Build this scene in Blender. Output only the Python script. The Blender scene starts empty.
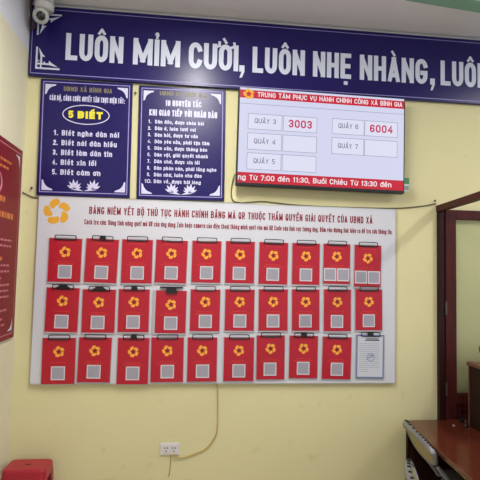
import bpy, bmesh, math, random, unicodedata
from math import sin, cos, pi, radians
from mathutils import Vector, Matrix

S = bpy.context.scene
COL = S.collection
random.seed(4)

# ------------------------------------------------------------------ camera, world, lights, exposure
def lin(c):
    return tuple(((v/255)/12.92 if v/255 <= .04045 else ((v/255+.055)/1.055)**2.4) for v in c)

cam_data = bpy.data.cameras.new('camera')
cam_data.sensor_width = 36
cam_data.lens = 36.0
cam_data.clip_start = .02
cam = bpy.data.objects.new('camera', cam_data)
COL.objects.link(cam)
yw, pt, rl = radians(6.362), radians(3.460), radians(1.255)
F = Vector((sin(yw)*cos(pt), cos(yw)*cos(pt), sin(pt)))
R0 = Vector((cos(yw), -sin(yw), 0))
U0 = R0.cross(F)
CX = cos(rl)*R0 + sin(rl)*U0
CU = -sin(rl)*R0 + cos(rl)*U0
cam.matrix_world = Matrix(((CX.x, CU.x, -F.x, 0), (CX.y, CU.y, -F.y, 0), (CX.z, CU.z, -F.z, 1.75), (0, 0, 0, 1)))
S.camera = cam

world = bpy.data.worlds.new('world')
S.world = world
world.use_nodes = True
bg = world.node_tree.nodes['Background']
bg.inputs[0].default_value = (*lin((240, 243, 250)), 1)
bg.inputs[1].default_value = 1.0

def lamp(name, loc, sx, sy, power, rot=(0, 0, 0), col=(1, .985, .955)):
    l = bpy.data.lights.new(name, 'AREA')
    l.shape = 'RECTANGLE'; l.size = sx; l.size_y = sy; l.energy = power; l.color = col
    o = bpy.data.objects.new(name, l); o.location = loc; o.rotation_euler = rot
    COL.objects.link(o); return o
lamp('ceiling_tube_light', (.05, 1.75, 3.43), .07, 1.3, 56, (0, 0, 0))
lamp('ceiling_tube_light_right', (3.0, 1.55, 3.43), .07, 1.2, 32, (0, 0, 0))
lamp('ceiling_tube_light_upward', (.05, 1.75, 3.40), .07, 1.3, 10, (pi, 0, 0))
lamp('ceiling_tube_light_right_upward', (3.0, 1.55, 3.40), .07, 1.2, 10, (pi, 0, 0))

S.view_settings.view_transform = 'Standard'
S.view_settings.look = 'None'
S.view_settings.gamma = 1
S.view_settings.use_curve_mapping = False
S.view_settings.exposure = -0.06

# ------------------------------------------------------------------ materials
def mat(name, rgb, rough=.5, spec=.5, metal=0, noise=0, nscale=6, emit=0, coat=0, rgb2=None, bump=0):
    m = bpy.data.materials.new(name); m.use_nodes = True
    nt = m.node_tree; b = nt.nodes['Principled BSDF']
    c = (*lin(rgb), 1)
    b.inputs['Base Color'].default_value = c
    b.inputs['Roughness'].default_value = rough
    b.inputs['Specular IOR Level'].default_value = spec
    b.inputs['Metallic'].default_value = metal
    if coat:
        b.inputs['Coat Weight'].default_value = coat; b.inputs['Coat Roughness'].default_value = .08
    if noise or rgb2 or bump:
        tc = nt.nodes.new('ShaderNodeTexCoord')
        n = nt.nodes.new('ShaderNodeTexNoise'); n.inputs['Scale'].default_value = nscale
        n.inputs['Detail'].default_value = 6
        nt.links.new(tc.outputs['Object'], n.inputs['Vector'])
        mx = nt.nodes.new('ShaderNodeMix'); mx.data_type = 'RGBA'
        c2 = (*lin(rgb2), 1) if rgb2 else tuple(min(1, v*(1-noise)) for v in c[:3])+(1,)
        mx.inputs[6].default_value = c; mx.inputs[7].default_value = c2
        nt.links.new(n.outputs['Fac'], mx.inputs[0]); nt.links.new(mx.outputs[2], b.inputs['Base Color'])
        if bump:
            bp = nt.nodes.new('ShaderNodeBump'); bp.inputs['Strength'].default_value = bump; bp.inputs['Distance'].default_value = .01
            nt.links.new(n.outputs['Fac'], bp.inputs['Height']); nt.links.new(bp.outputs[0], b.inputs['Normal'])
    if emit:
        b.inputs['Emission Color'].default_value = c; b.inputs['Emission Strength'].default_value = emit
        b.inputs['Base Color'].default_value = (.01, .01, .01, 1)
    return m

def wall_paint(name, low, high, zsplit):
    m = mat(name, low, .75, .25, noise=.05, nscale=2.2, bump=.02)
    nt = m.node_tree; b = nt.nodes['Principled BSDF']
    base = b.inputs['Base Color'].links[0].from_socket
    tc = nt.nodes.new('ShaderNodeTexCoord'); sp = nt.nodes.new('ShaderNodeSeparateXYZ')
    nt.links.new(tc.outputs['Object'], sp.inputs[0])
    # a few scuffs
    n2 = nt.nodes.new('ShaderNodeTexNoise'); n2.inputs['Scale'].default_value = 9; n2.inputs['Detail'].default_value = 8
    nt.links.new(tc.outputs['Object'], n2.inputs['Vector'])
    rp = nt.nodes.new('ShaderNodeMapRange'); rp.inputs[1].default_value = .66; rp.inputs[2].default_value = .74
    nt.links.new(n2.outputs['Fac'], rp.inputs[0])
    mm = nt.nodes.new('ShaderNodeMath'); mm.operation = 'MULTIPLY'; mm.inputs[1].default_value = .16
    nt.links.new(rp.outputs[0], mm.inputs[0])
    m3 = nt.nodes.new('ShaderNodeMix'); m3.data_type = 'RGBA'; m3.inputs[7].default_value = (*lin((165, 150, 105)), 1)
    nt.links.new(mm.outputs[0], m3.inputs[0]); nt.links.new(base, m3.inputs[6])
    gt = nt.nodes.new('ShaderNodeMath'); gt.operation = 'GREATER_THAN'; gt.inputs[1].default_value = zsplit
    nt.links.new(sp.outputs['Z'], gt.inputs[0])
    m2 = nt.nodes.new('ShaderNodeMix'); m2.data_type = 'RGBA'; m2.inputs[7].default_value = (*lin(high), 1)
    nt.links.new(gt.outputs[0], m2.inputs[0]); nt.links.new(m3.outputs[2], m2.inputs[6])
    nt.links.new(m2.outputs[2], b.inputs['Base Color'])
    return m

def wood(name, c1, c2, rough, scale=3, spec=.5, axis=1):
    m = mat(name, c1, rough, spec)
    nt = m.node_tree; b = nt.nodes['Principled BSDF']
    tc = nt.nodes.new('ShaderNodeTexCoord'); mp = nt.nodes.new('ShaderNodeMapping')
    sc = [9, 9, 9]; sc[axis] = 1.2
    mp.inputs['Scale'].default_value = sc
    n = nt.nodes.new('ShaderNodeTexNoise'); n.inputs['Scale'].default_value = scale; n.inputs['Detail'].default_value = 7
    n.inputs['Distortion'].default_value = 1.0
    mx = nt.nodes.new('ShaderNodeMix'); mx.data_type = 'RGBA'
    mx.inputs[6].default_value = (*lin(c1), 1); mx.inputs[7].default_value = (*lin(c2), 1)
    rp = nt.nodes.new('ShaderNodeMapRange'); rp.inputs[1].default_value = .35; rp.inputs[2].default_value = .65
    nt.links.new(tc.outputs['Object'], mp.inputs[0]); nt.links.new(mp.outputs[0], n.inputs['Vector'])
    nt.links.new(n.outputs['Fac'], rp.inputs[0]); nt.links.new(rp.outputs[0], mx.inputs[0])
    nt.links.new(mx.outputs[2], b.inputs['Base Color'])
    return m

def glass(name):
    m = bpy.data.materials.new(name); m.use_nodes = True
    nt = m.node_tree; nt.nodes.clear()
    out = nt.nodes.new('ShaderNodeOutputMaterial'); t = nt.nodes.new('ShaderNodeBsdfTransparent')
    g = nt.nodes.new('ShaderNodeBsdfGlossy'); g.inputs['Roughness'].default_value = .02
    t.inputs[0].default_value = (.965, .985, .965, 1)
    fr = nt.nodes.new('ShaderNodeFresnel'); fr.inputs[0].default_value = 1.18
    mx = nt.nodes.new('ShaderNodeMixShader')
    nt.links.new(fr.outputs[0], mx.inputs[0]); nt.links.new(t.outputs[0], mx.inputs[1]); nt.links.new(g.outputs[0], mx.inputs[2])
    nt.links.new(mx.outputs[0], out.inputs[0])
    return m

M = dict(
    wall=wall_paint('yellow_wall_paint', (217, 210, 164), (205, 205, 205), 3.19),
    wall_left=wall_paint('yellow_left_wall_paint', (220, 214, 184), (214, 216, 220), 3.155),
    ceiling=mat('white_ceiling_paint', (222, 220, 222), .9, .1, noise=.06, nscale=3),
    floor=mat('beige_floor_tile', (190, 180, 160), .3, .4, noise=.1),
    navy=mat('navy_sign_vinyl', (29, 21, 88), .30, .3),
    navy_edge=mat('dark_sign_edge', (22, 18, 48), .4, .4),
    banner_white=mat('silver_white_vinyl', (205, 212, 228), .45, .3),
    sign_white=mat('pale_lilac_vinyl', (205, 203, 232), .45, .3),
    sign_line=mat('lilac_border_vinyl', (152, 146, 205), .45, .3),
    yellow=mat('yellow_vinyl', (232, 220, 60), .45, .3),
    dull_gold=mat('dull_gold_vinyl', (126, 118, 92), .45, .3),
    board=mat('white_board_laminate', (205, 206, 214), .35, .35, noise=.03, nscale=3),
    board_edge=mat('board_edge_aluminium', (190, 190, 192), .4, .4, metal=.2),
    maroon_text=mat('maroon_vinyl', (132, 24, 44), .5, .2),
    gold=mat('gold_print', (222, 165, 52), .5, .3),
    card_gold=mat('card_gold_print', (240, 166, 66), .5, .3),
    card_line=mat('card_orange_print', (210, 66, 58), .5, .3),
    card=mat('red_card_print', (178, 22, 44), .32, .4, noise=.10, nscale=5),
    card_deep=mat('card_deep_red_print', (130, 14, 28), .35, .4),
    sleeve=mat('clear_plastic_sleeve', (176, 172, 176), .2, .5),
    label=mat('blank_code_label', (206, 202, 208), .5, .3),
    label_grey=mat('label_grey_print', (156, 154, 166), .5, .3),
    black=mat('black_plastic', (22, 22, 24), .35, .5),
    black_metal=mat('black_clip_metal', (34, 32, 36), .3, .5, metal=.4),
    steel=mat('clip_steel', (90, 88, 92), .3, .5, metal=.7),
    paper=mat('notice_paper', (196, 200, 210), .6, .2),
    blue_line=mat('blue_print', (108, 126, 164), .6, .2),
    grey_print=mat('grey_print', (158, 162, 174), .6, .2),
    dark_print=mat('dark_print', (60, 58, 70), .6, .2),
    screen=mat('lit_screen', (221, 224, 250), .3, .3, emit=.92),
    scr_red=mat('lit_screen_red', (206, 22, 52), .3, .3, emit=.95),
    scr_white=mat('lit_screen_white', (250, 240, 246), .3, .3, emit=.95),
    scr_grey=mat('lit_screen_grey', (104, 104, 140), .3, .3, emit=.9),
    scr_line=mat('lit_screen_line', (126, 128, 158), .3, .3, emit=.9),
    scr_num=mat('lit_screen_crimson', (206, 42, 92), .3, .3, emit=.9),
    scr_gold=mat('lit_screen_gold', (252, 186, 48), .3, .3, emit=.95),
    scr_box=mat('lit_screen_cell', (230, 230, 252), .3, .3, emit=.95),
    green=mat('green_sticker', (70, 130, 84), .5, .3),
    sticker=mat('pale_sticker', (196, 206, 204), .5, .3),
    red_sign=mat('dark_red_sign_vinyl', (120, 16, 32), .4, .2),
    pink=mat('pink_vinyl', (188, 112, 122), .5, .3),
    orange=mat('orange_vinyl', (204, 118, 54), .5, .3),
    white_plastic=mat('white_camera_plastic', (206, 206, 200), .35, .5),
    socket=mat('socket_plastic', (214, 210, 210), .35, .5),
    lens=mat('dark_lens', (14, 16, 18), .1, .6),
    cord=mat('yellowish_cord', (190, 164, 92), .5, .4),
    crack=mat('ochre_cord', (172, 154, 98), .6, .3),
    grey_cable=mat('grey_cable', (104, 98, 76), .6, .3),
    brown_cable=mat('brown_cable', (70, 52, 44), .5, .3),
    frame=wood('dark_maroon_wood', (74, 27, 24), (58, 20, 18), .5, spec=.2, axis=2),
    frame_dark=wood('darkest_maroon_wood', (44, 16, 17), (34, 12, 13), .5, spec=.2, axis=2),
    desk=wood('red_brown_varnished_wood', (92, 43, 29), (78, 33, 22), .16, axis=1),
    desk_dark=wood('dark_brown_panel_wood', (42, 17, 14), (32, 12, 10), .5, spec=.2, axis=2),
    box_edge=wood('worn_brown_edge_wood', (112, 70, 58), (88, 50, 40), .4, axis=1),
    chair_frame=mat('grey_chair_metal', (140, 143, 150), .35, .5, metal=.5),
    chair_back=mat('beige_chair_back', (168, 158, 112), .5, .3, noise=.1, nscale=20),
    chair_seat=mat('grey_chair_vinyl', (120, 120, 124), .5, .3),
    slot=mat('black_slot', (16, 16, 18), .6, .2),
    stool=mat('red_plastic', (164, 22, 46), .38, .5, noise=.12, nscale=30),
    teal=mat('teal_enamel', (100, 150, 132), .4, .4),
    teal_dark=mat('grey_green_enamel', (88, 104, 98), .4, .4),
    brown_knob=mat('brown_turned_wood', (92, 62, 38), .35, .5),
    nail=mat('nail_steel', (92, 86, 76), .4, .5, metal=.6),
    glass=glass('clear_pane_glass'),
)

# ------------------------------------------------------------------ geometry helpers
class MB:
    """Collects shapes and links them as ONE mesh object."""
    def __init__(s): s.v = []; s.f = []; s.sm = []
    def add(s, vs, fs, smooth=False):
        k = len(s.v); s.v += [tuple(q) for q in vs]
        s.f += [tuple(i+k for i in f) for f in fs]; s.sm += [smooth]*len(fs); return s
    def bmadd(s, bm, smooth=False, mtx=None):
        bm.verts.index_update()
        vs = [(mtx @ q.co if mtx else q.co.copy()) for q in bm.verts]
        s.add(vs, [[q.index for q in f.verts] for f in bm.faces], smooth); bm.free(); return s
    def box(s, x0, x1, y0, y1, z0, z1, bev=0, mtx=None, seg=2):
        bm = bmesh.new(); bmesh.ops.create_cube(bm, size=1)
        for q in bm.verts:
            q.co = Vector(((x0+x1)/2+q.co.x*(x1-x0), (y0+y1)/2+q.co.y*(y1-y0), (z0+z1)/2+q.co.z*(z1-z0)))
        if bev: bmesh.ops.bevel(bm, geom=bm.edges[:], offset=bev, segments=seg, affect='EDGES', profile=.5)
        return s.bmadd(bm, False, mtx)
    def prism(s, pts, d0, d1, axis='y'):
        """closed outline extruded along an axis: pts (x,z) for y, (x,y) for z, (y,z) for x"""
        n = len(pts)
        def P(p, d): return {'y': (p[0], d, p[1]), 'z': (p[0], p[1], d), 'x': (d, p[0], p[1])}[axis]
        vs = [P(p, d0) for p in pts]+[P(p, d1) for p in pts]
        fs = [list(range(n)), list(range(2*n-1, n-1, -1))]
        fs += [[i, i+n, (i+1) % n+n, (i+1) % n] for i in range(n)]
        return s.add(vs, fs)
    def flat(s, pts, y=0.):
        return s.add([(p[0], y, p[1]) for p in pts], [list(range(len(pts)))])
    def rect(s, x0, x1, z0, z1, y=0.):
        return s.flat([(x0, z0), (x1, z0), (x1, z1), (x0, z1)], y)
    def frame(s, x0, x1, z0, z1, t, y=0.):
        return s.rect(x0, x1, z0, z0+t, y).rect(x0, x1, z1-t, z1, y).rect(x0, x0+t, z0+t, z1-t, y).rect(x1-t, x1, z0+t, z1-t, y)
    def tube(s, pts, r, n=8, closed=False, sub=0):
        P = [Vector(p) for p in pts]
        if sub:
            Q = []; m = len(P)
            for i in range(m if closed else m-1):
                p0 = P[(i-1) % m] if closed or i else P[0]; p1 = P[i]; p2 = P[(i+1) % m]
                p3 = P[(i+2) % m] if closed or i+2 < m else P[-1]
                for k in range(sub):
                    t = k/sub
                    Q.append(.5*(2*p1+(p2-p0)*t+(2*p0-5*p1+4*p2-p3)*t*t+(3*p1-p0-3*p2+p3)*t**3))
            if not closed: Q.append(P[-1])
            P = Q
        m = len(P); vs = []; fs = []; up = None
        for i in range(m):
            a = P[(i-1) % m] if closed or i else P[0]; b = P[(i+1) % m] if closed or i < m-1 else P[-1]
            t = (b-a).normalized()
            if up is None: up = t.orthogonal().normalized()
            up = (up-t*up.dot(t)).normalized(); w = t.cross(up)
            rr = r[i*len(r)//m] if isinstance(r, (list, tuple)) else r
            vs += [P[i]+(up*cos(2*pi*k/n)+w*sin(2*pi*k/n))*rr for k in range(n)]
        for i in range(m if closed else m-1):
            j = (i+1) % m
            fs += [[i*n+k, i*n+(k+1) % n, j*n+(k+1) % n, j*n+k] for k in range(n)]
        if not closed: fs += [list(range(n-1, -1, -1)), [(m-1)*n+k for k in range(n)]]
        return s.add(vs, fs, True)
    def lathe(s, prof, c=(0, 0, 0), n=24, mtx=None):
        """prof (r,z) from bottom to top, closed at both ends"""
        vs = []; fs = []; c = Vector(c)
        for r, z in prof:
            for k in range(n):
                q = Vector((r*cos(2*pi*k/n), r*sin(2*pi*k/n), z))
                vs.append((mtx @ q if mtx else q)+c)
        for i in range(len(prof)-1):
            fs += [[i*n+k, i*n+(k+1) % n, (i+1)*n+(k+1) % n, (i+1)*n+k] for k in range(n)]
        fs += [list(range(n-1, -1, -1)), [(len(prof)-1)*n+k for k in range(n)]]
        return s.add(vs, fs, True)
    def build(s, name, m, parent=None, loc=None, rot=None):
        me = bpy.data.meshes.new(name); me.from_pydata(s.v, [], s.f)
        me.polygons.foreach_set('use_smooth', s.sm)
        me.materials.append(M[m]); me.update()
        o = bpy.data.objects.new(name, me); COL.objects.link(o)
        if parent: o.parent = parent
        if loc: o.location = loc
        if rot: o.rotation_euler = rot
        return o

def tag(o, label, cat, group=None):
    o['label'] = label; o['category'] = cat
    if group: o['group'] = group
    return o
def thing(name, label, cat, loc=(0, 0, 0), rot=(0, 0, 0), group=None):
    o = bpy.data.objects.new(name, None); COL.objects.link(o); o.empty_display_size = .05
    o.location = loc; o.rotation_euler = rot
    return tag(o, label, cat, group)
def structure(name, mb, m):
    o = mb.build(name, m); o['kind'] = 'structure'; return o

# ------------------------------------------------------------------ stroke lettering
def arc(cx, cy, rx, ry, a0, a1, n=6):
    return [(cx+rx*cos(radians(a0+(a1-a0)*i/n)), cy+ry*sin(radians(a0+(a1-a0)*i/n))) for i in range(n+1)]
def oval(h=1., k=.28):
    k *= h
    p = arc(.5, h-k, .5, k, 0, 180, 8)+arc(.5, k, .5, k, 180, 360, 8); return p+[p[0]]
X = .72
def cc(h=1., k=.28):
    k *= h
    return arc(.5, h-k, .5, k, 14, 180, 8)+arc(.5, k, .5, k, 180, 346, 8)
SC = arc(.5, .75, .5, .25, 10, 270, 9)+arc(.5, .25, .5, .25, 90, -170, 9)[1:]
V = lambda x, a=0., b=1.: [(x, a), (x, b)]
H = lambda y, a=0., b=1.: [(a, y), (b, y)]
def bowl(y0, y1): return [(0, y0), (.55, y0)]+arc(.55, (y0+y1)/2, .45, (y1-y0)/2, -90, 90, 8)+[(0, y1)]
G = {
 'A': (1.05, [[(0, 0), (.5, 1)], [(.5, 1), (1, 0)], H(.22, .16, .84)]),
 'B': (1, [V(0), bowl(0, .52), bowl(.52, 1)]), 'C': (1, [cc()]),
 'D': (1, [[(0, 0), (0, 1), (.5, 1)]+arc(.5, .72, .5, .28, 90, 0)+arc(.5, .28, .5, .28, 0, -90)+[(.5, 0), (0, 0)]]),
 'E': (.82, [V(0), H(0), H(.5, 0, .9), H(1)]), 'F': (.8, [V(0), H(.5, 0, .9), H(1)]),
 'G': (1.02, [arc(.5, .72, .5, .28, 14, 180, 8)+arc(.5, .28, .5, .28, 180, 360, 8)+[(1, .43), (.62, .43)]]),
 'H': (1, [V(0), V(1), H(.5)]), 'I': (0, [V(0)]),
 'K': (1.02, [V(0), [(0, .38), (1, 1)], [(.25, .5), (1, 0)]]), 'L': (.8, [V(0), H(0)]),
 'M': (1.4, [V(0), V(1), [(0, 1), (.5, .1)], [(.5, .1), (1, 1)]]), 'N': (1.03, [V(0), V(1), [(0, 1), (1, 0)]]),
 'O': (1, [oval()]), 'P': (.95, [V(0), bowl(.42, 1)]), 'Q': (1, [oval(), [(.55, .25), (1, 0)]]),
 'R': (1, [V(0), bowl(.45, 1), [(.45, .45), (1, 0)]]), 'S': (.95, [SC]), 'T': (.95, [H(1), V(.5)]),
 'U': (1, [[(0, 1)]+arc(.5, .28, .5, .28, 180, 360, 8)+[(1, 1)]]), 'V': (1.02, [[(0, 1), (.5, 0)], [(.5, 0), (1, 1)]]),
 'X': (1, [[(0, 0), (1, 1)], [(0, 1), (1, 0)]]), 'Y': (1, [[(0, 1), (.5, .45)], [(1, 1), (.5, .45)], V(.5, 0, .45)]),
 'Z': (.95, [H(0), H(1), [(0, 0), (1, 1)]]),
 '0': (.95, [oval()]), '1': (.45, [V(.7), [(0, .78), (.7, 1)]]),
 '2': (.9, [arc(.5, .72, .5, .28, 170, -20, 8)+[(0, 0), (1, 0)]]),
 '3': (.9, [arc(.5, .75, .5, .25, 160, -90, 8), arc(.5, .25, .5, .25, 90, -160, 8)]),
 '4': (1, [[(.75, 0), (.75, 1), (0, .28), (1, .28)]]),
 '5': (.9, [[(.95, 1), (.08, 1), (.04, .56)]+arc(.5, .31, .5, .31, 115, -130, 9)]),
 '6': (.95, [[(.95, .82)]+arc(.5, .72, .5, .28, 30, 180, 6)+arc(.5, .28, .5, .28, 180, 540, 12)]),
 '7': (.9, [[(0, 1), (1, 1), (.35, 0)]]),
 '8': (.95, [arc(.5, .76, .46, .24, 0, 360, 12), arc(.5, .26, .5, .26, 0, 360, 12)]),
 '9': (.95, [[(.05, .18)]+arc(.5, .28, .5, .28, 210, 360, 6)+arc(.5, .72, .5, .28, 0, 360, 12)]),
 'a': (.9, [oval(X), V(1, 0, X)]), 'b': (.9, [oval(X), V(0)]), 'c': (.82, [cc(X)]), 'd': (.9, [oval(X), V(1)]),
 'e': (.88, [[(0, .36), (1, .36)]+arc(.5, .48, .5, .24, 0, 180, 8)+arc(.5, .22, .5, .22, 180, 305, 7)]),
 'g': (.9, [oval(X), [(1, X), (1, -.06)]+arc(.5, -.06, .5, .2, 0, -160, 7)]),
 'h': (.88, [V(0), [(0, .42)]+arc(.5, .46, .5, .26, 180, 0, 8)+[(1, 0)]]), 'i': (0, [V(0, 0, X), V(0, .96, 1.)]),
 'j': (.0, [V(0, -.2, X)]), 'k': (.88, [V(0), [(0, .25), (1, X)], [(.3, .4), (1, 0)]]), 'l': (0, [V(0)]),
 'm': (1.5, [V(0, 0, X), arc(.25, .5, .25, .22, 180, 0)+[(.5, 0)], arc(.75, .5, .25, .22, 180, 0)+[(1, 0)]]),
 'n': (.88, [V(0, 0, X), [(0, .42)]+arc(.5, .46, .5, .26, 180, 0, 8)+[(1, 0)]]), 'o': (.9, [oval(X)]),
 'p': (.9, [oval(X), V(0, -.26, X)]), 'q': (.9, [oval(X), V(1, -.26, X)]),
 'r': (.5, [V(0, 0, X), [(0, .4)]+arc(.8, .42, .8, .3, 180, 80, 5)]),
 's': (.8, [[(x, y*X) for x, y in SC]]), 't': (.5, [V(.4, .0, .95), H(X, -.1, 1.1), H(0, .4, 1.)]),
 'u': (.88, [[(0, X)]+arc(.5, .26, .5, .26, 180, 360, 8), V(1, 0, X)]),
 'v': (.85, [[(0, X), (.5, 0)], [(.5, 0), (1, X)]]), 'x': (.85, [[(0, 0), (1, X)], [(0, X), (1, 0)]]),
 'y': (.85, [[(0, X), (.5, .02)], [(1, X), (.3, -.26)]]),
 '.': (0, [V(0, 0, .02)]), ',': (0, [V(0, -.16, .04)]), ':': (0, [V(0, 0, .04), V(0, .58, .62)]),
}
G['Đ'] = (1, G['D'][1]+[H(.5, -.22, .45)]); G['đ'] = (.9, G['d'][1]+[H(.88, .5, 1.2)])
def width_of(ch):
    b = unicodedata.normalize('NFD', ch)[0]
    return G[b][0] if b in G else .8

STROKES = [0]
def stroke(mb, pts, t, y, clamp=None):
    STROKES[0] += 1; y -= .00012*(STROKES[0] % 4)      # neighbouring strokes lie on each other like layered vinyl
    P = [Vector(p) for p in pts]
    Q = [P[0]]
    for p in P[1:]:
        if (p-Q[-1]).length > 1e-6: Q.append(p)
    P = Q
    if len(P) < 2: return
    closed = (P[0]-P[-1]).length < 1e-5 and len(P) > 3
    if closed: P = P[:-1]
    n = len(P); L = []; Rr = []
    for i in range(n):
        d1 = (P[i]-P[i-1]).normalized() if (closed or i) else (P[1]-P[0]).normalized()
        d2 = (P[(i+1) % n]-P[i]).normalized() if (closed or i < n-1) else d1
        q = P[i].copy()
        if not closed and i == 0: q -= d2*t/2
        if not closed and i == n-1: q += d1*t/2
        m = d1+d2
        m = d1 if m.length < .2 else m.normalized()
        nn = Vector((-m.y, m.x)); k = (t/2)/max(.5, nn.dot(Vector((-d1.y, d1.x))))
        L.append(q+nn*k); Rr.append(q-nn*k)
    def C(q):
        if not clamp: return (q.x, y, q.y)
        return (min(max(q.x, clamp[0]), clamp[1]), y, min(max(q.y, clamp[2]), clamp[3]))
    for i in range(n if closed else n-1):
        j = (i+1) % n
        q4 = [C(Rr[i]), C(Rr[j]), C(L[j]), C(L[i])]
        ar = sum(q4[k][0]*q4[(k+1) % 4][2]-q4[(k+1) % 4][0]*q4[k][2] for k in range(4))
        mb.add(q4, [(0, 1, 2, 3) if ar > 0 else (3, 2, 1, 0)])

def text(mb, s, x0, x1, z, h, t, y=0., gap=.5, space=.75, th=None):
    """one line of lettering stretched from x0 to x1, baseline z, capital height h, stem t"""
    W = sum(space if c == ' ' else width_of(c) for c in s)
    nl = sum(1 for c in s if c != ' ')
    fixed = nl*t+(len(s)-1)*gap*t
    k = (x1-x0-fixed)/W
    if k < .0: k = .02*h; 
    x = x0
    for c in s:
        if c == ' ': x += space*k+gap*t; continue
        d = unicodedata.normalize('NFD', c); b = d[0]; marks = d[1:]
        w, strokes = G.get(b, G['O']); bw = w*k
        iy = t/2
        dot = b == 'i' and any(m in marks for m in '\u0301\u0300\u0309\u0303')
        def mp(p): return (x+t/2+p[0]*bw, z+iy+p[1]*(h-2*iy))
        for si, st in enumerate(strokes):
            if dot and si == 1: continue
            q = [mp(p) for p in st]
            lo = min(p[1] for p in st); hi = max(p[1] for p in st)
            diag = len(st) == 2 and abs(st[0][0]-st[1][0]) > .01 and abs(st[0][1]-st[1][1]) > .01
            cl = (x, x+bw+t, z+lo*(h-2*iy), z+iy*2+hi*(h-2*iy)) if diag else None
            stroke(mb, q, t, y, cl)
        cx = x+(bw+t)/2; top = z+(h if (b.isupper() or b.isdigit()) else h*.78)
        a = max(.09*h, .34*(bw+t)*.5); ta = t*.55 if t > .1*h else t*.7
        zt = top+.07*h; sh = 0
        for m in marks:
            if m == '\u0302':
                stroke(mb, [(cx-a, zt), (cx, zt+.13*h)], ta, y); stroke(mb, [(cx, zt+.13*h), (cx+a, zt)], ta, y); sh = 1
            elif m == '\u0306':
                stroke(mb, [(cx+a*p[0], zt+.13*h+.12*h*p[1]) for p in arc(0, 0, 1, 1, 180, 360, 5)], ta, y); sh = 1
            elif m == '\u031b':
                xr = x+bw+t; stroke(mb, [(xr-t*.4, top-.13*h), (xr+.5*t, top-.06*h), (xr+.45*t, top+.06*h)], ta, y)
        ax = cx+(a*1.1 if sh else 0); az = zt+(.08*h if sh else 0)
        for m in marks:
            if m == '\u0301': stroke(mb, [(ax-.2*a, az), (ax+.7*a, az+.13*h)], ta, y)
            elif m == '\u0300': stroke(mb, [(ax+.2*a, az), (ax-.7*a, az+.13*h)], ta, y)
            elif m == '\u0309': stroke(mb, [(ax, az-.01*h), (ax, az+.03*h)]+[(ax+.4*a*p[0], az+.10*h+.06*h*p[1]) for p in arc(0, 0, 1, 1, -60, 170, 5)], ta*.85, y)
            elif m == '\u0303': stroke(mb, [(ax-a, az+.03*h), (ax-.4*a, az+.1*h), (ax+.3*a, az+.04*h), (ax+a, az+.1*h)], ta, y)
            elif m == '\u0323': stroke(mb, [(cx-.001, z-.17*h), (cx+.001, z-.17*h)], max(ta, t*.8), y)
        x += bw+t+gap*t
    return mb

def pinwheel(mb, cx, cz, r, y, rot=0., pts=5):
    """five rounded ribbon petals turning round a star-shaped gap"""
    for k in range(pts):
        a = rot+2*pi*k/pts
        out = []
        # local petal: a plump bent ribbon lying tangentially
        for px, pz in [(-.35, .34), (-.43, .60), (-.33, .85), (-.06, .99), (.24, .98), (.39, .84), (.37, .64), (.20, .50), (-.02, .44), (-.18, .29)]:
            out.append((cx+r*(px*cos(a)-pz*sin(a)), cz+r*(px*sin(a)+pz*cos(a))))
        mb.flat(out[::-1], y)
    return mb
def star(mb, cx, cz, r, y, rot=0., inner=.42):
    pts = []
    for k in range(10):
        rr = r if k % 2 == 0 else r*inner; a = rot+pi/2+pi*k/5
        pts.append((cx+rr*cos(a), cz+rr*sin(a)))
    for k in range(10):
        mb.add([(cx, y, cz), (*[pts[k][0]], y, pts[k][1]), (pts[(k+1) % 10][0], y, pts[(k+1) % 10][1])], [(0, 1, 2)])
    return mb

# ------------------------------------------------------------------ the room
D = 3.26
XL = -1.075
structure('floor', MB().box(XL-.1, 4.2, -2.5, D+.1, -.08, 0), 'floor')
structure('ceiling', MB().box(XL-.1, 4.2, -2.5, D+.1, 3.5, 3.58), 'ceiling')
structure('wall_back', MB().box(XL-.1, 4.2, D, D+.1, 0, 3.5), 'wall')
structure('wall_left', MB().box(XL-.1, XL, -2.5, D, 0, 3.5), 'wall_left')
structure('baseboard_back', MB().box(XL, 1.5, D-.012, D, 0, .1, .003), 'desk_dark')

# ------------------------------------------------------------------ banner
t = thing('banner_sign', 'long navy banner sign with big white slogan letters across the top of the wall', 'sign', (0, D, 0))
MB().box(-1.066, 3.05, -.03, -.002, 2.992, 3.472, .003).build('panel', 'navy', t)
b = MB(); y = -.0312
b.rect(-1.053, 3.04, 3.447, 3.451, y).rect(-1.053, 3.04, 3.0085, 3.0135, y).rect(-1.056, -1.052, 3.0085, 3.451, y)
b.build('border', 'sign_line', t)
MB().box(-1.066, 3.05, -.034, -.0, 3.472, 3.478).build('top_edge', 'board_edge', t)
tx = MB(); y = -.0315; zb = 3.114; h = .184
for s, a, c in [('LUÔN', -.836, -.46), ('MỈM', -.395, -.079), ('CƯỜI', -.021, .321), ('LUÔN', .42, .792), ('NHẸ', .85, 1.128), ('NHÀNG', 1.192, 1.700), ('LUÔN', 1.80, 2.175)]:
    text(tx, s, a, c, zb, h, .0325, y, gap=.36)
for x in (.347, 1.738):
    tx.rect(x-.018, x+.018, zb, zb+.045, y); tx.flat([(x-.016, zb-.045), (x+.002, zb-.04), (x+.018, zb), (x-.002, zb)], y)
tx.build('slogan_lettering', 'banner_white', t)
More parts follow.
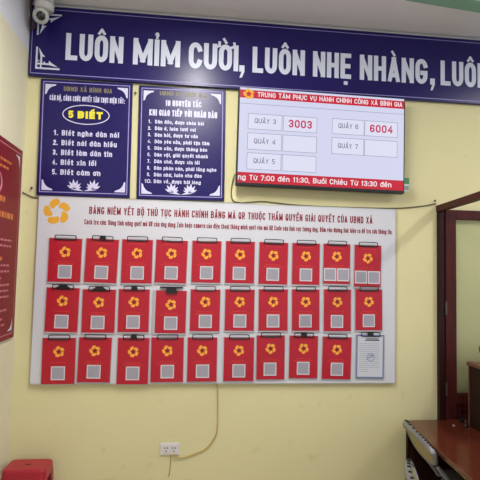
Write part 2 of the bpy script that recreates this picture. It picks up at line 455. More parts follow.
def corner_bars(sx, sz):
    """stepped line ornament for a banner corner, drawn from its outer corner inwards"""
    m = MB()
    R = lambda a, c, d, e: m.rect(min(a*sx, c*sx), max(a*sx, c*sx), min(d*sz, e*sz), max(d*sz, e*sz), 0)
    R(0, .155, .0, .012); R(0, .012, .012, .15)
    R(.012, .085, .030, .042); R(.030, .042, .042, .085); R(.030, .040, .012, .030)
    R(.012, .024, .052, .060); R(.052, .060, .042, .052)
    m.flat([(.085*sx, .030*sz), (.145*sx, .018*sz), (.10*sx, .046*sz), (.085*sx, .060*sz)][::sx*sz]); m.flat([(.030*sx, .085*sz), (.060*sx, .085*sz), (.046*sx, .10*sz), (.018*sx, .145*sz)][::sx*sz])
    return m
for x, z, sx, sz in [(-1.025, 3.04, 1, 1), (-1.025, 3.42, 1, -1), (3.01, 3.04, -1, 1), (3.01, 3.42, -1, -1)]:
    corner_bars(sx, sz).build('corner_ornament', 'banner_white', t, (x, -.0314, z))

# ------------------------------------------------------------------ two navy rule signs
def fan_corner(mb, x, z, sx, sz, a, y):
    p = [(0, 0), (a, 0)]+[(a*(1-.86*sin(q)), a*(1-.86*cos(q))) for q in [radians(v) for v in (8, 22, 36, 45, 54, 68, 82)]]+[(0, a)]
    mb.flat([(x+px*sx, z+pz*sz) for px, pz in p], y)
def lotus(mb, cx, cz, r, y):
    for s in (-1, 1):
        for ang, L in ((-62, .86), (-35, 1.0), (-8, 1.08), (18, 1.0), (44, .9), (68, .75)):
            a = radians(90+ang*s); dx, dz = cos(a), sin(a); nx, nz = -dz, dx
            bx, bz = cx+s*r*.92, cz
            mb.flat([(bx+dx*r*.12, bz+dz*r*.1), (bx+(dx*.55+nx*.15)*r*L, bz+(dz*.55+nz*.15)*r*L), (bx+dx*r*L, bz+dz*r*L), (bx+(dx*.55-nx*.15)*r*L, bz+(dz*.55-nz*.15)*r*L)], y)
        mb.flat([(cx, cz-.18*r), (cx+s*.5*r, cz+.05*r), (cx+s*1.3*r, cz-.02*r), (cx+s*.6*r, cz-.12*r)], y)

def rule_sign(label, cx, cz, rot, w, h):
    t = thing('wall_sign', label, 'sign', (cx, D, cz), (0, radians(-rot), 0), 'navy rule signs under the banner')
    MB().box(-w/2, w/2, -.02, -.001, -h/2, h/2, .002).build('panel', 'navy', t)
    MB().frame(-w/2+.017, w/2-.017, -h/2+.02, h/2-.016, .0055, -.0206).build('border', 'sign_line', t)
    for sx in (-1, 1):
        for sz in (-1, 1):
            m = MB(); fan_corner(m, 0, 0, -sx, -sz, .072, 0)
            m.build('corner_ornament', 'sign_white', t, (sx*(w/2-.031), -.0207, sz*(h/2-.034)))
    m = MB(); lotus(m, 0, 0, .064, 0); m.build('lotus_emblem', 'sign_white', t, (0, -.0207, -h/2+.045))
    return t
Y = -.0209
t = rule_sign('navy sign listing five rules, with yellow heading in an oval, left of its neighbour', -.6872, 2.5945, .44, .598, .777)
text(MB(), 'UBND XÃ BÌNH GIA', -.15, .165, .312, .032, .0075, Y).build('heading', 'dull_gold', t)
text(MB(), 'CÁN BỘ, CÔNG CHỨC QUYẾT TÂM THỰC HIỆN TỐT:', -.238, .250, .246, .035, .0056, Y, gap=.45).build('subheading', 'sign_white', t)
m = MB(); el = [(.0+.15*cos(a), .158+.064*sin(a)) for a in [2*pi*k/40 for k in range(41)]]
stroke(m, el, .006, Y); m.build('oval_ring', 'sign_white', t)
text(MB(), '5', -.115, -.082, .132, .05, .013, Y).build('number', 'yellow', t)
text(MB(), 'BIẾT', -.055, .108, .132, .05, .015, Y, gap=.6).build('title', 'yellow', t)
m = MB()
for i, (s, xe) in enumerate([('Biết nghe dân nói', .228), ('Biết nói dân hiểu', .215), ('Biết làm dân tin', .187), ('Biết xin lỗi', .085), ('Biết cảm ơn', .115)]):
    z = .012-i*.0655
    m = MB(); text(m, '%d.' % (i+1), -.205, -.176, z, .036, .0075, Y)
    text(m, s, -.152, xe-.01, z, .036, .0076, Y, gap=.7); m.build('rule_lettering', 'sign_white', t)

t = rule_sign('navy sign listing ten rules in small white lettering, left of the screen', -.0505, 2.5940, .60, .588, .773)
text(MB(), 'UBND XÃ BÌNH GIA', -.155, .165, .324, .030, .007, Y).build('heading', 'dull_gold', t)
text(MB(), '10 NGUYÊN TẮC', -.115, .128, .252, .041, .0082, Y, gap=.4).build('title', 'sign_white', t)
text(MB(), 'KHI GIAO TIẾP VỚI NHÂN DÂN', -.222, .237, .182, .043, .0082, Y, gap=.4).build('subtitle', 'sign_white', t)
m = MB()
for i, (s, xe) in enumerate([('Dân đến, được chào hỏi', .155), ('Dân ở, luôn tươi vui', .10), ('Dân hỏi, được tư vấn', .115), ('Dân yêu cầu, phải tận tâm', .195), ('Dân cần, được thông báo', .18), ('Dân vội, giải quyết nhanh', .185), ('Dân chờ, được xin lỗi', .13), ('Dân phàn nàn, phải lắng nghe', .245), ('Dân nhờ, luôn chu đáo', .145), ('Dân về, được hài lòng', .14)]):
    z = .128-i*.0452
    m = MB(); text(m, '%d.' % (i+1), -.228-(.016 if i == 9 else 0), -.208+(.01 if i == 9 else 0), z, .025, .0050, Y)
    text(m, s, -.182, xe-.008, z, .025, .0052, Y, gap=.7); m.build('rule_lettering', 'sign_white', t)

# ------------------------------------------------------------------ television
t = thing('wall_television', 'wall-mounted flat screen showing queue numbers under a red heading', 'television', (.911, D, 2.6427), (0, radians(.56), 0))
W, Hh = 1.183, .680
MB().box(-W/2, W/2, -.09, -.045, -Hh/2, Hh/2, .006).build('bezel', 'black', t)
MB().box(-.3, .3, -.047, -.03, -.25, .22, .008).build('rear_housing', 'black', t)
MB().box(-.2, .2, -.032, -.001, -.12, .12).build('wall_bracket', 'steel', t)
sx0, sx1, sz0, sz1 = -W/2+.010, W/2-.010, -Hh/2+.022, Hh/2-.007
MB().rect(sx0, sx1, sz0, sz1, -.0905).build('screen', 'screen', t)
ox, oz = -.9038, -2.6427
def q(x, z):   # wall metres -> tilted television metres
    a = radians(.56); dx, dz = x+ox, z+oz
    return dx*cos(a)-dz*sin(a), dx*sin(a)+dz*cos(a)
y = -.0908
hz0, hz1 = .262, .318
MB().rect(sx0, sx1, hz0, hz1, y).build('heading_band', 'scr_red', t)
MB().rect(sx0, sx1, sz0, sz0+.071, y).build('ticker_band', 'scr_red', t)
MB().rect(sx0, sx1, .222, .2245, y).build('divider_line', 'scr_line', t)
m = MB(); pinwheel(m, -.522, .29, .038, y-.0003, .3); m.build('flower_emblem', 'scr_gold', t)
text(MB(), 'TRUNG TÂM PHỤC VỤ HÀNH CHÍNH CÔNG XÃ BÌNH GIA', -.462, .568, .275, .033, .0056, y-.0003, gap=.6).build('heading_lettering', 'scr_white', t)
m = MB(); c = MB(); n = MB(); num = MB()
xs_l = (-.522, -.287, -.280, -.043); xs_r = (.063, .293, .296, .535)
rows = [(.157, .049), (.024, -.091), (-.112, -.226)]
def cell(x0, x1, z1, z0): m.frame(x0, x1, z0, z1, .0026, y); c.rect(x0+.003, x1-.003, z0+.003, z1-.003, y)
for i, (z1, z0) in enumerate(rows):
    for xs, k in ((xs_l, 0), (xs_r, 1)):
        if k and i == 2: continue
        dz = .004 if k else .0
        cell(xs[0], xs[1], z1+dz, z0+dz); cell(xs[2], xs[3], z1+dz, z0+dz)
        n = MB(); text(n, 'QUẦY %d' % ((3, 4, 5)[i] if not k else (6, 7)[i]), xs[0]+.045, xs[1]-.043, z0+dz+.043, .034, .0046, y-.0004, gap=.9); n.build('counter_lettering', 'scr_grey', t)
        if i == 0:
            num = MB(); text(num, '3003' if not k else '6004', xs[2]+.038, xs[3]-.036, z0+dz+.028, .055, .0100, y-.0004, gap=.8); num.build('queue_number', 'scr_num', t)
c.build('counter_cells', 'scr_box', t); m.build('cell_outline', 'scr_line', t)
text(MB(), 'ng Từ 7:00 đến 11:30, Buổi Chiều Từ 13:30 đến', -.578, .495, sz0+.019, .036, .0062, y-.0004, gap=.75).build('ticker_lettering', 'scr_white', t)
k = MB().box(.583, .626, -.088, -.084, -.318, -.225, .001).build('energy_sticker', 'sticker', t)
MB().rect(.584, .625, -.270, -.226, -.0886).build('green_band', 'green', k)
m = MB()
for i in range(6): m.rect(.588+i*.006, .591+i*.006, -.312, -.282, -.0886)
m.build('bar_marks', 'dark_print', k)

# ------------------------------------------------------------------ the notice board
t = thing('notice_board', 'wide white notice board with a maroon heading, hung under the signs and screen', 'board', (.2496, D, 1.5915), (0, radians(.077), 0))
bw, bh = 2.432, 1.212
MB().box(-bw/2, bw/2, -.022, -.004, -bh/2, bh/2, .002).build('panel', 'board', t)
m = MB()
for z0, z1 in ((bh/2-.006, bh/2), (-bh/2, -bh/2+.006)): m.box(-bw/2, bw/2, -.0235, -.003, z0, z1)
for x0, x1 in ((-bw/2, -bw/2+.004), (bw/2-.004, bw/2)): m.box(x0, x1, -.0235, -.003, -bh/2, bh/2)
m.build('edge_trim', 'board_edge', t)
ox, oz = -.2496, -1.5915; y = -.0225
m = MB(); pinwheel(m, -1.098, .505, .086, y, .25); m.build('flower_emblem', 'gold', t)
text(MB(), 'BẢNG NIÊM YẾT BỘ THỦ TỤC HÀNH CHÍNH BẰNG MÃ QR THUỘC THẨM QUYỀN GIẢI QUYẾT CỦA UBND XÃ', -.893, 1.045, .4975, .049, .0074, y, gap=.7).build('title', 'maroon_text', t)
text(MB(), 'Cách tra cứu: Dùng tính năng quét mã QR của ứng dụng Zalo hoặc camera của điện thoại thông minh quét vào mã QR Code của lĩnh vực tương ứng. Bấm vào đường link hiện ra để tra cứu thông tin.', -.921, 1.192, .428, .034, .0046, y, gap=.5).build('instruction_lettering', 'maroon_text', t)

# cards: x, z, width, height, tilt, clip kind, row, column
ROWS = [
 [(-0.782, 1.783, 0.206, 0.2842, -0.35, 'w'), (-0.5499, 1.7841, 0.2076, 0.2859, -1.39, 'j'), (-0.3214, 1.7857, 0.1986, 0.288, -0.01, 'w'), (-0.0973, 1.7898, 0.2074, 0.2849, -1.03, 'w'), (0.1365, 1.7945, 0.1941, 0.2806, -0.20, 'w'), (0.3633, 1.7956, 0.1954, 0.2824, -0.21, 'w'), (0.5923, 1.7941, 0.1976, 0.2845, -0.57, 'w'), (0.8192, 1.795, 0.1917, 0.2837, -0.16, 'w'), (1.0368, 1.8003, 0.19, 0.2761, -0.26, 'w'), (1.259, 1.7902, 0.1913, 0.2914, -0.52, 'w')],
 [(-0.7855, 1.4621, 0.2047, 0.2844, -0.75, 'b'), (-0.5553, 1.4573, 0.2096, 0.2792, 0, 'b'), (-0.3313, 1.4623, 0.1984, 0.2795, 0.15, 'j'), (-0.0905, 1.4573, 0.2009, 0.2799, -0.27, 'binder'), (0.1363, 1.4707, 0.1968, 0.2772, -0.10, 'w'), (0.3678, 1.4748, 0.1973, 0.2755, -0.07, 'w'), (0.5967, 1.478, 0.1987, 0.2783, 0.43, 'w'), (0.8218, 1.4804, 0.1906, 0.2797, 0.5, 'w'), (1.0446, 1.4814, 0.191, 0.2852, 0.28, 'w'), (1.2689, 1.4872, 0.1921, 0.2812, 0.44, 'w')],
 [(-0.7933, 1.1363, 0.2063, 0.2926, 0.44, 'w'), (-0.5694, 1.1438, 0.206, 0.2868, -0.71, 'w'), (-0.3247, 1.136, 0.2005, 0.2988, -0.12, 'j'), (-0.1038, 1.1448, 0.2111, 0.2903, 0.39, 'w'), (0.1253, 1.1466, 0.1947, 0.2894, 0.33, 'w'), (0.3693, 1.1485, 0.2014, 0.2885, 0, 'w'), (0.5845, 1.1608, 0.1908, 0.2932, 0.27, 'w'), (0.8106, 1.1639, 0.1964, 0.2844, -0.58, 'j'), (1.0431, 1.1573, 0.2023, 0.285, -1.28, 'w'), (1.2797, 1.1677, 0.1969, 0.2951, -0.71, 'notice')]]
ORD = ['first', 'second', 'third', 'fourth', 'fifth', 'sixth', 'seventh', 'eighth', 'ninth']
def clip(t, kind, w, h):
    z = h/2
    if kind == 'binder':
        k = MB().prism([(-.038, z-.018), (.038, z-.018), (.030, z+.012), (.040, z+.016), (.075, z+.018), (.075, z+.026), (-.075, z+.026), (-.075, z+.018), (-.040, z+.016), (-.030, z+.012)], -.022, -.002).build('clip', 'black_metal', t)
        return
    a = .058
    loop = [(-a, -.013, z-.004), (a, -.013, z-.004), (a+.008, -.014, z+.003), (a+.006, -.016, z+.019), (a-.004, -.016, z+.0235), (-a+.004, -.016, z+.0235), (-a-.006, -.016, z+.019), (-a-.008, -.014, z+.003)]
    MB().tube([(a_, b_, c_-.005) for a_, b_, c_ in loop], .0030, 6, True, 3).build('clip', 'black_metal', t)
    if kind in ('b', 'j'):
        g = MB().prism([(-a+.006, z-.006), (a-.006, z-.006), (a-.02, z+.006), (.026, z+.010), (.026, z+.022), (-.026, z+.022), (-.026, z+.010), (-a+.02, z+.006)] if kind == 'b' else [(-.022, z-.004), (.022, z-.004), (.016, z+.022), (-.016, z+.022)], -.017, -.004)
        g.build('clip_jaw', 'black_metal', t)
    else:
        MB().box(-a+.004, a-.004, -.015, -.006, z-.008, z-.001, .002).build('clip_jaw', 'steel', t)
for r, row in enumerate(ROWS):
    rn = ('top', 'middle', 'bottom')[r]
    for cI, (x, z, w, h, rot, kind) in enumerate(row):
        notice = kind == 'notice'
        if notice: lab = 'white paper notice with blue border on a clipboard, bottom right corner of the board'
        elif kind == 'binder': lab = 'red card held by a plain black binder clip in the middle row of the board'
        elif r == 0 and cI == 8: lab = 'red card with two pale labels side by side, next to the top right card'
        elif r == 0 and cI == 9: lab = 'red card with two pale labels side by side, top right corner of the board'
        elif cI == 9: lab = 'red card with one pale label at the right end of the middle row'
        elif cI == 0: lab = 'red card with gold flower at the left end of the %s row of the board' % rn
        else: lab = 'red card with gold flower and one pale label, %s from left in the %s row' % (ORD[cI], rn)
        t = thing('clipboard_notice' if notice else 'red_card', lab, 'notice' if notice else 'card', (x, D-.0235, z), (0, radians(-rot), 0), 'cards clipped to the white board')
        lip = .010 if r < 2 else .004
        lx = -.022 if kind == 'binder' else -.004
        MB().box(-w/2+lx, w/2+.004, -.007, 0, -h/2-lip, h/2+.001, .001).build('clear_sleeve', 'sleeve', t)
        if notice:
            MB().box(-w/2, w/2, -.009, -.006, -h/2, h/2, .001).build('clipboard', 'blue_line', t)
            MB().rect(-w/2+.009, w/2-.009, -h/2+.010, h/2-.010, -.0094).build('paper', 'paper', t)
            m = MB(); rnd = random.Random(3)
            for i in range(15):
                zz = h/2-.062-i*.0135; xa = -w/2+.022; xe = w/2-.02-(.09 if i in (13, 14) else rnd.random()*.02)
                while xa < xe:
                    L = .008+rnd.random()*.014; m.rect(xa, min(xa+L, xe), zz, zz+.004, -.0097); xa += L+.004
            m.build('text_lines', 'grey_print', t)
            m = MB()
            m.rect(-.04, .066, h/2-.040, h/2-.033, -.0097).rect(-.03, .058, h/2-.030, h/2-.024, -.0097)
            m.build('notice_heading', 'dark_print', t)
            m = MB(); stroke(m, [(.003+.027*cos(a), -.005+.027*sin(a)) for a in [2*pi*k/24 for k in range(25)]], .004, -.0099)
            stroke(m, [(-.016, -.012), (.022, .006)], .006, -.0099); stroke(m, [(-.012, .006), (.016, .014)], .005, -.0099)
            m.build('round_stamp', 'blue_line', t)
            clip(t, 'j', w, h); continue
        MB().box(-w/2, w/2, -.0085, -.0065, -h/2, h/2, .0008).build('printed_sheet', 'card', t)
        ez = h*(.20 if kind != 'binder' else .17)
        if r == 0: ez = h*.185
        m = MB(); star(m, 0, 0, .020, 0, .3, .5); m.build('emblem_star', 'card_deep', t, (0, -.0088, ez))
        m = MB(); pinwheel(m, 0, 0, .0355, 0, .3+cI*.05); m.build('flower_emblem', 'card_gold', t, (0, -.0090, ez))
        m = MB(); rnd = random.Random(r*11+cI)
        for i, (half, hh) in enumerate(((.048, .0042), (.066, .0042))):
            if i == 1 and (r, cI) in ((1, 0), (2, 0), (1, 8)): continue
            zz = -h*.045-i*.0125; xa = -half
            while xa < half:
                L = .006+rnd.random()*.010; m.rect(xa, min(half, xa+L), zz, zz+hh, -.0089); xa += L+.0035
        if r == 0:
            m.rect(-.055, .055, h/2-.031, h/2-.0285, -.0089)
        m.build('caption_print', 'card_line', t)
        ls = .087
        lz = -h*.265
        if r == 0 and cI >= 8:
            for s in (-1, 1):
                xo = s*.0465
                k = MB().rect(-.0435, .0435, -.044, .044, 0).build('code_label', 'label', t, (xo, -.0091, -h*.27))
                MB().rect(-.036, .036, -.036, .036, -.0002).build('grey_square', 'label_grey', k)
        else:
            k = MB().rect(-ls/2, ls/2, -ls/2, ls/2, 0).build('code_label', 'label', t, (rnd.uniform(-.004, .004), -.0091, lz))
            MB().rect(-ls*.42, ls*.42, -ls*.42, ls*.42, -.0002).build('grey_square', 'label_grey', k)
        clip(t, kind, w, h)

# ------------------------------------------------------------------ red sign on the left wall
t = thing('red_wall_sign', 'dark red lettered sign with pale border hung on the left wall', 'sign', (XL, 2.63, 1.885), (0, 0, 0))
hw, y0, y1 = .592, -.56, .56
MB().box(0, .012, y0, y1, -hw, hw, .002).build('panel', 'red_sign', t)
def yz(mb, y0, y1, z0, z1, x=.0126): mb.add([(x, y0, z0), (x, y1, z0), (x, y1, z1), (x, y0, z1)], [(0, 1, 2, 3)])
m = MB()
for a in ((y0+.03, y1-.03, hw-.034, hw-.028), (y0+.03, y1-.03, -hw+.028, -hw+.034), (y1-.036, y1-.03, -hw+.03, hw-.03), (y0+.03, y0+.036, -hw+.03, hw-.03)): yz(m, *a)
m.build('border', 'pink', t)
for sz in (-1, 1):
    for sy in (-1, 1):
        m = MB(); c0 = Vector((.0128, sy*(y1-.05), sz*(hw-.05)))
        P = [(0, 0), (.075, 0), (.036, .012), (.022, .022), (.012, .036), (0, .075)]
        m.add([(c0.x, c0.y-sy*a, c0.z-sz*b_) for a, b_ in P], [list(range(6))]); m.build('corner_ornament', 'sign_white', t)
rnd = random.Random(8)
def dashes(mb, z, ya, ye, hh):
    while ya < ye:
        L = .02+rnd.random()*.035; yz(mb, ya, min(ye, ya+L), z, z+hh); ya += L+.012
m = MB()
for z, e in ((.46, .38), (.42, .33)): dashes(m, z, -e, e, .016)
m.build('heading_print', 'orange', t)
m = MB()
for z, e, hh in ((.225, .3, .032), (.135, .44, .034), (.085, .15, .024), (-.115, -.2, .02)): dashes(m, z, -abs(e), e if e > 0 else .3, hh)
m.build('title_print', 'orange', t)
m = MB()
ring = [(.0127, .17+.06*cos(a), .325+.06*sin(a)) for a in [2*pi*k/24 for k in range(24)]]
m.tube(ring, .006, 6, True); m.build('round_crest', 'pink', t)
m = MB()
for z, e in ((.0, .44), (-.035, .43), (-.075, .25), (-.15, .42), (-.185, .42), (-.225, .30), (-.265, .43), (-.30, .42), (-.335, .43), (-.375, .3), (-.415, .42), (-.465, .36), (-.5, .4)): dashes(m, z, -.48, e, .012)
m.build('body_print', 'pink', t)

# ------------------------------------------------------------------ dome camera in the corner
t = thing('security_camera', 'white turret security camera in the top left corner over the banner', 'camera', (-.948, 3.11, 3.5))
MB().lathe([(.048, -.124), (.058, -.116), (.060, -.085), (.058, -.066), (.054, -.050), (.054, -.012), (.058, -.006), (.058, 0)], (0, 0, 0), 32).build('base', 'white_plastic', t)
MB().lathe([(.0595, -.088), (.0612, -.084), (.0612, -.080), (.0595, -.076)], (0, 0, 0), 32).build('seam_ring', 'grey_print', t)
look = Vector((.26, -.86, -.44)).normalized(); mtx = look.to_track_quat('Z', 'Y').to_matrix().to_4x4()
bc = Vector((-.016, -.012, -.166))
k = MB().lathe([(.001, -.050)]+[(.05*cos(radians(a)), .05*sin(radians(a))) for a in range(-75, 60, 12)]+[(.031, .0400), (.030, .0395)], bc, 28, mtx).build('eyeball', 'white_plastic', t)
MB().lathe([(.030, .037), (.030, .0405), (.022, .0435), (.012, .0465), (.001, .048)], bc, 24, mtx).build('lens', 'lens', k)
tag(MB().tube([(-1.04, 3.16, 3.5), (-1.052, 3.17, 3.44), (-1.050, 3.18, 3.38), (-1.056, 3.185, 3.33), (-1.048, 3.19, 3.29), (-1.03, 3.19, 3.31), (-1.018, 3.17, 3.38), (-1.016, 3.15, 3.5)], .0085, 8, False, 4).build('camera_cable', 'brown_cable'), 'dark brown cable looping down beside the white security camera', 'cable')

# ------------------------------------------------------------------ outlet and cords
t = thing('wall_outlet', 'white double socket plate low on the yellow wall', 'socket', (-.069, D, .563), (0, radians(.6), 0))
MB().box(-.064, .064, -.012, 0, -.039, .039, .004).build('face_plate', 'socket', t)
for x in (-.024, .026):
    k = MB().box(x-.021, x+.021, -.0155, -.010, -.028, .028, .002).build('socket_module', 'socket', t)
    m = MB()
    for dx, dz in ((-.008, .008), (.008, .008), (0, -.012)): m.rect(x+dx-.003, x+dx+.003, dz-.005, dz+.005, -.0158)
    m.build('socket_hole', 'slot', k)
tag(MB().tube([(.23, D-.012, .99), (.236, D-.006, .873), (.237, D-.006, .677), (.206, D-.006, .606), (.161, D-.006, .555), (.095, D-.006, .528), (.024, D-.008, .508), (-.016, D-.012, .512), (-.044, D-.02, .534)], .0042, 8, False, 6).build('power_cord', 'cord'), 'yellowish cord hanging from the white board and curving to the socket', 'cord')
tag(MB().tube([(-.060, D-.014, .528), (-.062, D-.006, .50), (-.063, D-.004, .457), (-.066, D-.004, .42), (-.072, D-.003, .387)], .0032, 6, False, 4).build('short_cord', 'crack'), 'short dull cord hanging straight down below the wall socket', 'cord')
tag(MB().tube([(XL+.003, D-.005, 2.222), (-1.06, D-.005, 2.212), (-.964, D-.005, 2.184), (-.7, D-.006, 2.199), (0, D-.006, 2.198), (.303, D-.005, 2.199), (.42, D-.005, 2.210), (.511, D-.005, 2.219), (.62, D-.005, 2.212), (.779, D-.005, 2.202), (1.067, D-.005, 2.199), (1.471, D-.005, 2.206), (1.658, D-.005, 2.227), (1.775, D-.005, 2.250)], .0045, 6, False, 5).build('wall_cable', 'grey_cable'), 'thin grey cable running level along the wall above the white board', 'cable')
tag(MB().tube([(.345, D-.04, 2.42), (.312, D-.02, 2.385), (.297, D-.006, 2.305), (.298, D-.006, 2.242), (.316, D-.008, 2.212), (.36, D-.013, 2.204)], .004, 6, False, 5).build('screen_cable', 'grey_cable'), 'thin dark cable drooping from the left bottom corner of the screen', 'cable')
for x, z, s in [(-1.016, 2.25, 'nail beside the lower left corner of the five-rule sign'), (-.398, 2.199, 'nail under the lower right corner of the five-rule sign'), (-.372, 2.925, 'nail between the tops of the two navy signs'), (1.764, 2.27, 'nail just above the wooden post on the yellow wall')]:
    tag(MB().lathe([(.003, 0), (.003, .012), (.008, .013), (.008, .016), (.004, .018)], (x, D, z), 12, Matrix.Rotation(radians(90), 4, 'X')).build('wall_nail', 'nail'), 'small grey '+s, 'nail', 'nails in the yellow wall')

# ------------------------------------------------------------------ partition post, rail and glazed door
t = thing('partition_frame', 'dark maroon wooden post at the wall with a rail running forward from its top', 'partition', (1.8, D, 0))
MB().box(-.017, .022, -.036, 0, 0, 2.236, .002).build('post', 'frame_dark', t)
sk = Matrix.Identity(4); sk[0][1] = .13        # the partition does not leave the wall quite square
MB().box(-.022, .022, -2.4, -.0, 2.192, 2.236, .003, sk).build('top_rail', 'frame', t)
m = MB()
for z in (1.504, .944): m.lathe([(.004, 0), (.004, .003), (.001, .004)], (-.018, -.018, z), 10, Matrix.Rotation(radians(-90), 4, 'Y'))
m.build('screw_heads', 'nail', t)
dr = thing('door_1', 'dark maroon glazed door folded back against the yellow wall beside the post', 'door', (1.83, D-.042, 0))
dr['kind'] = 'structure'
dw, y0, y1 = .80, 0, .036
m = MB()
m.box(0, .078, y0, y1, .05, 2.205, .003); m.box(dw-.078, dw, y0, y1, .05, 2.205, .003)
m.box(.078, dw-.078, y0, y1, 2.138, 2.205, .003); m.box(.078, dw-.078, y0, y1, .84, .912, .003); m.box(.078, dw-.078, y0, y1, .05, .16, .003)
m.build('door_frame', 'frame', dr)
MB().box(.078, dw-.078, .012, .026, .16, .84).build('lower_panel', 'frame', dr)
m = MB()
for xx in [(.11, .125), (.36, .375), (.425, .44), (.675, .69)]: m.box(*xx, .006, .014, .2, .80, .002)
for zz in [(.2, .215), (.785, .80)]:
    m.box(.11, .375, .006, .014, *zz, .002); m.box(.425, .69, .006, .014, *zz, .002)
m.build('panel_moulding', 'frame_dark', dr)
MB().box(.078, dw-.078, .016, .021, .912, 2.138).build('glass_pane', 'glass', dr)
m = MB().box(-.006, .006, -.004, .004, .9, .99, .001).box(-.006, .006, -.004, .004, 1.46, 1.55, .001)
m.build('hinge', 'nail', dr)

# ------------------------------------------------------------------ desk
t = thing('counter_desk', 'long reddish brown varnished wooden desk against the wall at the right', 'desk', (1.5185, D-.045, 0))
sl = .097
def ex(yy): return sl*yy            # left edge leans as it comes forward
top = [(0, -.002), (1.9, -.002), (1.9, -2.0), (ex(-2.0), -2.0)]
bm = bmesh.new()
vs = [bm.verts.new((x, yy, z)) for z in (.710, .740) for x, yy in top]
bm.faces.new(vs[3::-1]); bm.faces.new(vs[4:])
for i in range(4): bm.faces.new((vs[i], vs[(i+1) % 4], vs[(i+1) % 4+4], vs[i+4]))
bmesh.ops.bevel(bm, geom=bm.edges[:], offset=.005, segments=3, affect='EDGES', profile=.5)
MB().bmadd(bm).build('desk_top', 'desk', t)
MB().box(.004, 1.88, -.045, -.02, .0, .710, .002).build('back_panel', 'desk_dark', t)
MB().box(.50, .53, -1.95, -.046, .02, .710, .002).build('knee_panel', 'desk_dark', t)
MB().box(ex(-1.96)+.03, .50, -1.98, -1.95, 0, .710, .002).build('end_panel', 'desk_dark', t)

t = thing('wooden_cabinet', 'dark brown wooden cabinet box standing on the desk at the right edge', 'cabinet', (1.898, 3.070, .7405))
MB().box(.004, .55, -.42, -.004, 0, .400, .003).build('body', 'desk_dark', t)
MB().box(-.008, .56, -.43, .006, .400, .424, .004).build('top_board', 'box_edge', t)
MB().box(.0, .008, -.010, .0, 0, .4, .002).build('corner_strip', 'box_edge', t)
tag(MB().lathe([(.024, 0), (.026, .004), (.026, .03), (.012, .038), (.011, .055), (.018, .062), (.03, .074), (.036, .092), (.034, .112), (.022, .127), (.004, .132)], (1.947, 2.958, 1.165), 24).build('stamp_handle', 'brown_knob'), 'brown round-topped wooden stamp handle standing on the cabinet', 'stamp')
tag(MB().box(1.888, 1.920, 3.14, 3.168, .7405, .764, .003).build('black_block', 'black'), 'small black block lying at the back of the desk near the wall', 'block')
tag(MB().lathe([(.011, 0), (.012, .004), (.012, .014), (.006, .018), (.006, .024), (.010, .03), (.010, .042), (.004, .047)], (1.868, 3.048, .7405), 16).build('small_bottle', 'black'), 'tiny dark upright bottle on the desk beside the cabinet corner', 'bottle')
tag(MB().box(1.795, 1.807, 3.075, 3.086, .7405, .745, .0015).build('paper_scrap', 'socket'), 'tiny white scrap lying on the desk left of the black block', 'scrap')

# ------------------------------------------------------------------ chairs (facing +x, tucked under the desk)
def make_chair(label):
    t = thing('metal_chair', label, 'chair', group='grey metal chairs at the desk')
    zt, zb, hw = .774, .630, .275
    def bp(u, v):   # u -1..1 across, v 0 bottom..1 top, on the leaning back
        return Vector((-.215+(1-v)*.060-.018*(u*u-1)*-1, u*hw, zb+(zt-zb)*v))
    N = 28; loop = []
    for k in range(N):
        a = 2*pi*k/N; cu, sv = cos(a), sin(a)
        e = .72
        u = math.copysign(abs(cu)**e, cu); v = .5+.5*math.copysign(abs(sv)**e, sv)
        u *= (.80+.20*v)
        loop.append(bp(u, v))
    MB().tube(loop, .0135, 10, True, 2).build('back_frame', 'chair_frame', t)
    # back panel
    vs = []; fs = []
    inner = [bp(0, .5)+(p-bp(0, .5))*.93 for p in loop]
    off = Vector((.008, 0, 0))
    vs = [p-off for p in inner]+[p+off for p in inner]
    fs = [list(range(N-1, -1, -1)), [N+i for i in range(N)]]+[[i, (i+1) % N, (i+1) % N+N, i+N] for i in range(N)]
    MB().add(vs, fs).build('back_panel', 'chair_back', t)
    m = MB(); b0 = []
    def rim(a, d=0.):
        cu, sv = cos(radians(a)), sin(radians(a)); v = .5+.5*sv**.75
        return bp(math.copysign(abs(cu)**.75, cu)*(.80+.20*v)*(1-.06*d), v-d)
    for a in range(14, 167, 8): b0.append(rim(a, .05)+Vector((-.004, 0, .0)))
    m.tube(b0, .0175, 10, False, 1); tr = m.build('top_rail', 'chair_frame', t)
    m = MB()
    for i in range(15):
        c = rim(27+i*9, .03)+Vector((-.002, 0, .015)); m.box(c.x-.006, c.x+.010, c.y-.0068, c.y+.0068, c.z-.006, c.z+.006, .001)
    m.build('rail_slots', 'slot', tr)
    for s in (-1, 1):
        p = bp(s*.8, .1)
        MB().tube([p, p+Vector((.05, 0, -.06)), (-.02, s*.2, .455), (.02, s*.2, .43), (.30, s*.2, .43)], .0125, 10, False, 4).build('side_tube', 'chair_frame', t)
        MB().tube([(.27, s*.19, .43), (.29, s*.2, .2), (.31, s*.21, .0)], .0115, 10, False, 2).build('leg', 'chair_frame', t)
        MB().tube([(.03, s*.19, .43), (-.05, s*.2, .2), (-.12, s*.21, .0)], .0115, 10, False, 2).build('leg', 'chair_frame', t)
    MB().box(.0, .34, -.2, .2, .437, .470, .012).build('seat', 'chair_seat', t)
    MB().tube([(-.03, -.2, .2+.06), (-.03, .2, .2+.06)], .008, 8).build('stretcher', 'chair_frame', t)
    return t
c1 = make_chair('grey metal chair with beige back tucked against the desk, nearer the wall')
c1.location = (1.662, 2.87, 0); c1.rotation_euler = (0, 0, radians(-8.4))
c2 = c1.copy(); COL.objects.link(c2)
for ch in list(c1.children):
    k = ch.copy(); COL.objects.link(k); k.parent = c2
    for g in ch.children:
        d = g.copy(); COL.objects.link(d); d.parent = k
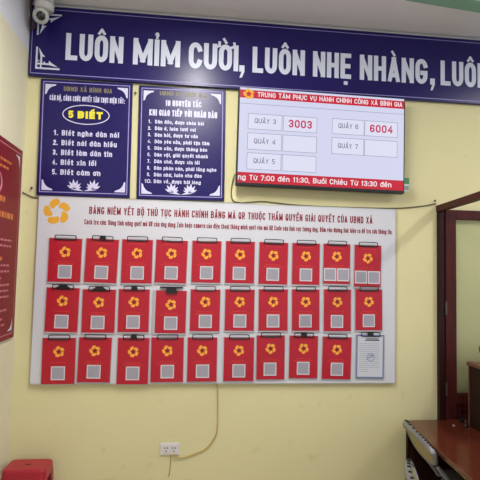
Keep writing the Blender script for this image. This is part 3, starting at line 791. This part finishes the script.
c2['label'] = 'grey metal chair at the bottom edge of the photo, in front of the other chair'
c2.location = (1.325, 2.20, 0); c2.rotation_euler = (0, 0, radians(-20))

# ------------------------------------------------------------------ red stool
t = thing('plastic_stool', 'red plastic stool in the corner by the left wall', 'stool', (-.919, 3.125, 0))
hx, hy, zt = .126, .093, .534
bm = bmesh.new()
def ringv(sx, sy, z, r=.03, n=4):
    out = []
    for qx, qy, a0 in ((1, 1, 0), (-1, 1, 90), (-1, -1, 180), (1, -1, 270)):
        for k in range(n+1):
            a = radians(a0+90*k/n); out.append(bm.verts.new((qx*(sx-r)+r*cos(a), qy*(sy-r)+r*sin(a), z)))
    return out
prof = [(hx-.012, hy-.012, zt), (hx-.003, hy-.003, zt-.004), (hx, hy, zt-.012), (hx+.004, hy+.004, zt-.06), (hx+.002, hy+.002, zt-.062), (hx-.006, hy-.006, zt-.058)]
rings = [ringv(*p) for p in prof]
bm.faces.new(rings[0])
for a, b in zip(rings, rings[1:]):
    n = len(a)
    for i in range(n): bm.faces.new((b[i], b[(i+1) % n], a[(i+1) % n], a[i]))
MB().bmadd(bm).build('seat', 'stool', t)
MB().box(-.016, .016, -.006, .006, zt-.002, zt+.0008, .0005).build('finger_hole', 'slot', t)
for sx in (-1, 1):
    for sy in (-1, 1):
        m = MB(); xo, yo = sx*(hx-.001), sy*(hy-.001); wx, wy = .052, .045; f = 1.16
        # L-shaped tapering leg
        P = [(0, 0), (wx, 0), (wx, .006), (.006, .006), (.006, wy), (0, wy)]
        P2 = [(a*.62, b_*.62) for a, b_ in P]
        n = 6
        vs = [(xo-sx*a, yo-sy*b_, zt-.055) for a, b_ in P]+[(xo*f-sx*a, yo*f-sy*b_, 0) for a, b_ in P2]
        m.add(vs, [list(range(n)), list(range(2*n-1, n-1, -1))]+[[i, i+n, (i+1) % n+n, (i+1) % n] for i in range(n)])
        m.build('leg', 'stool', t)
m = MB()
for s in (-1, 1):
    m.box(-hx-.008, hx+.008, s*(hy+.006)-.003, s*(hy+.006)+.003, .2, .235, .001); m.box(s*(hx+.009)-.003, s*(hx+.009)+.003, -hy-.006, hy+.006, .2, .235, .001)
m.build('brace', 'stool', t)

# ------------------------------------------------------------------ ceiling fan (one blade in view)
t = thing('ceiling_fan', 'pale teal ceiling fan, one blade crossing the top right corner', 'fan', (1.84, 2.405, 3.2), (0, 0, radians(6.8)))
MB().lathe([(.03, -.05), (.09, -.045), (.11, -.01), (.10, .03), (.05, .055), (.02, .06)], (0, 0, 0), 28).build('motor_housing', 'teal', t)
MB().lathe([(.011, .05), (.011, .26), (.05, .265), (.055, .30)], (0, 0, 0), 16).build('down_rod', 'teal_dark', t)
for k in range(3):
    m = MB().box(-.715, -.13, -.052, .052, -.004, .004, .003, Matrix.Rotation(2*pi*k/3, 4, 'Z') @ Matrix.Rotation(radians(4), 4, 'X'))
    bl = m.build('blade', 'teal', t)
    MB().box(-.20, -.08, -.02, .02, -.009, -.004, .001, Matrix.Rotation(2*pi*k/3, 4, 'Z')).build('blade_iron', 'teal_dark', bl)
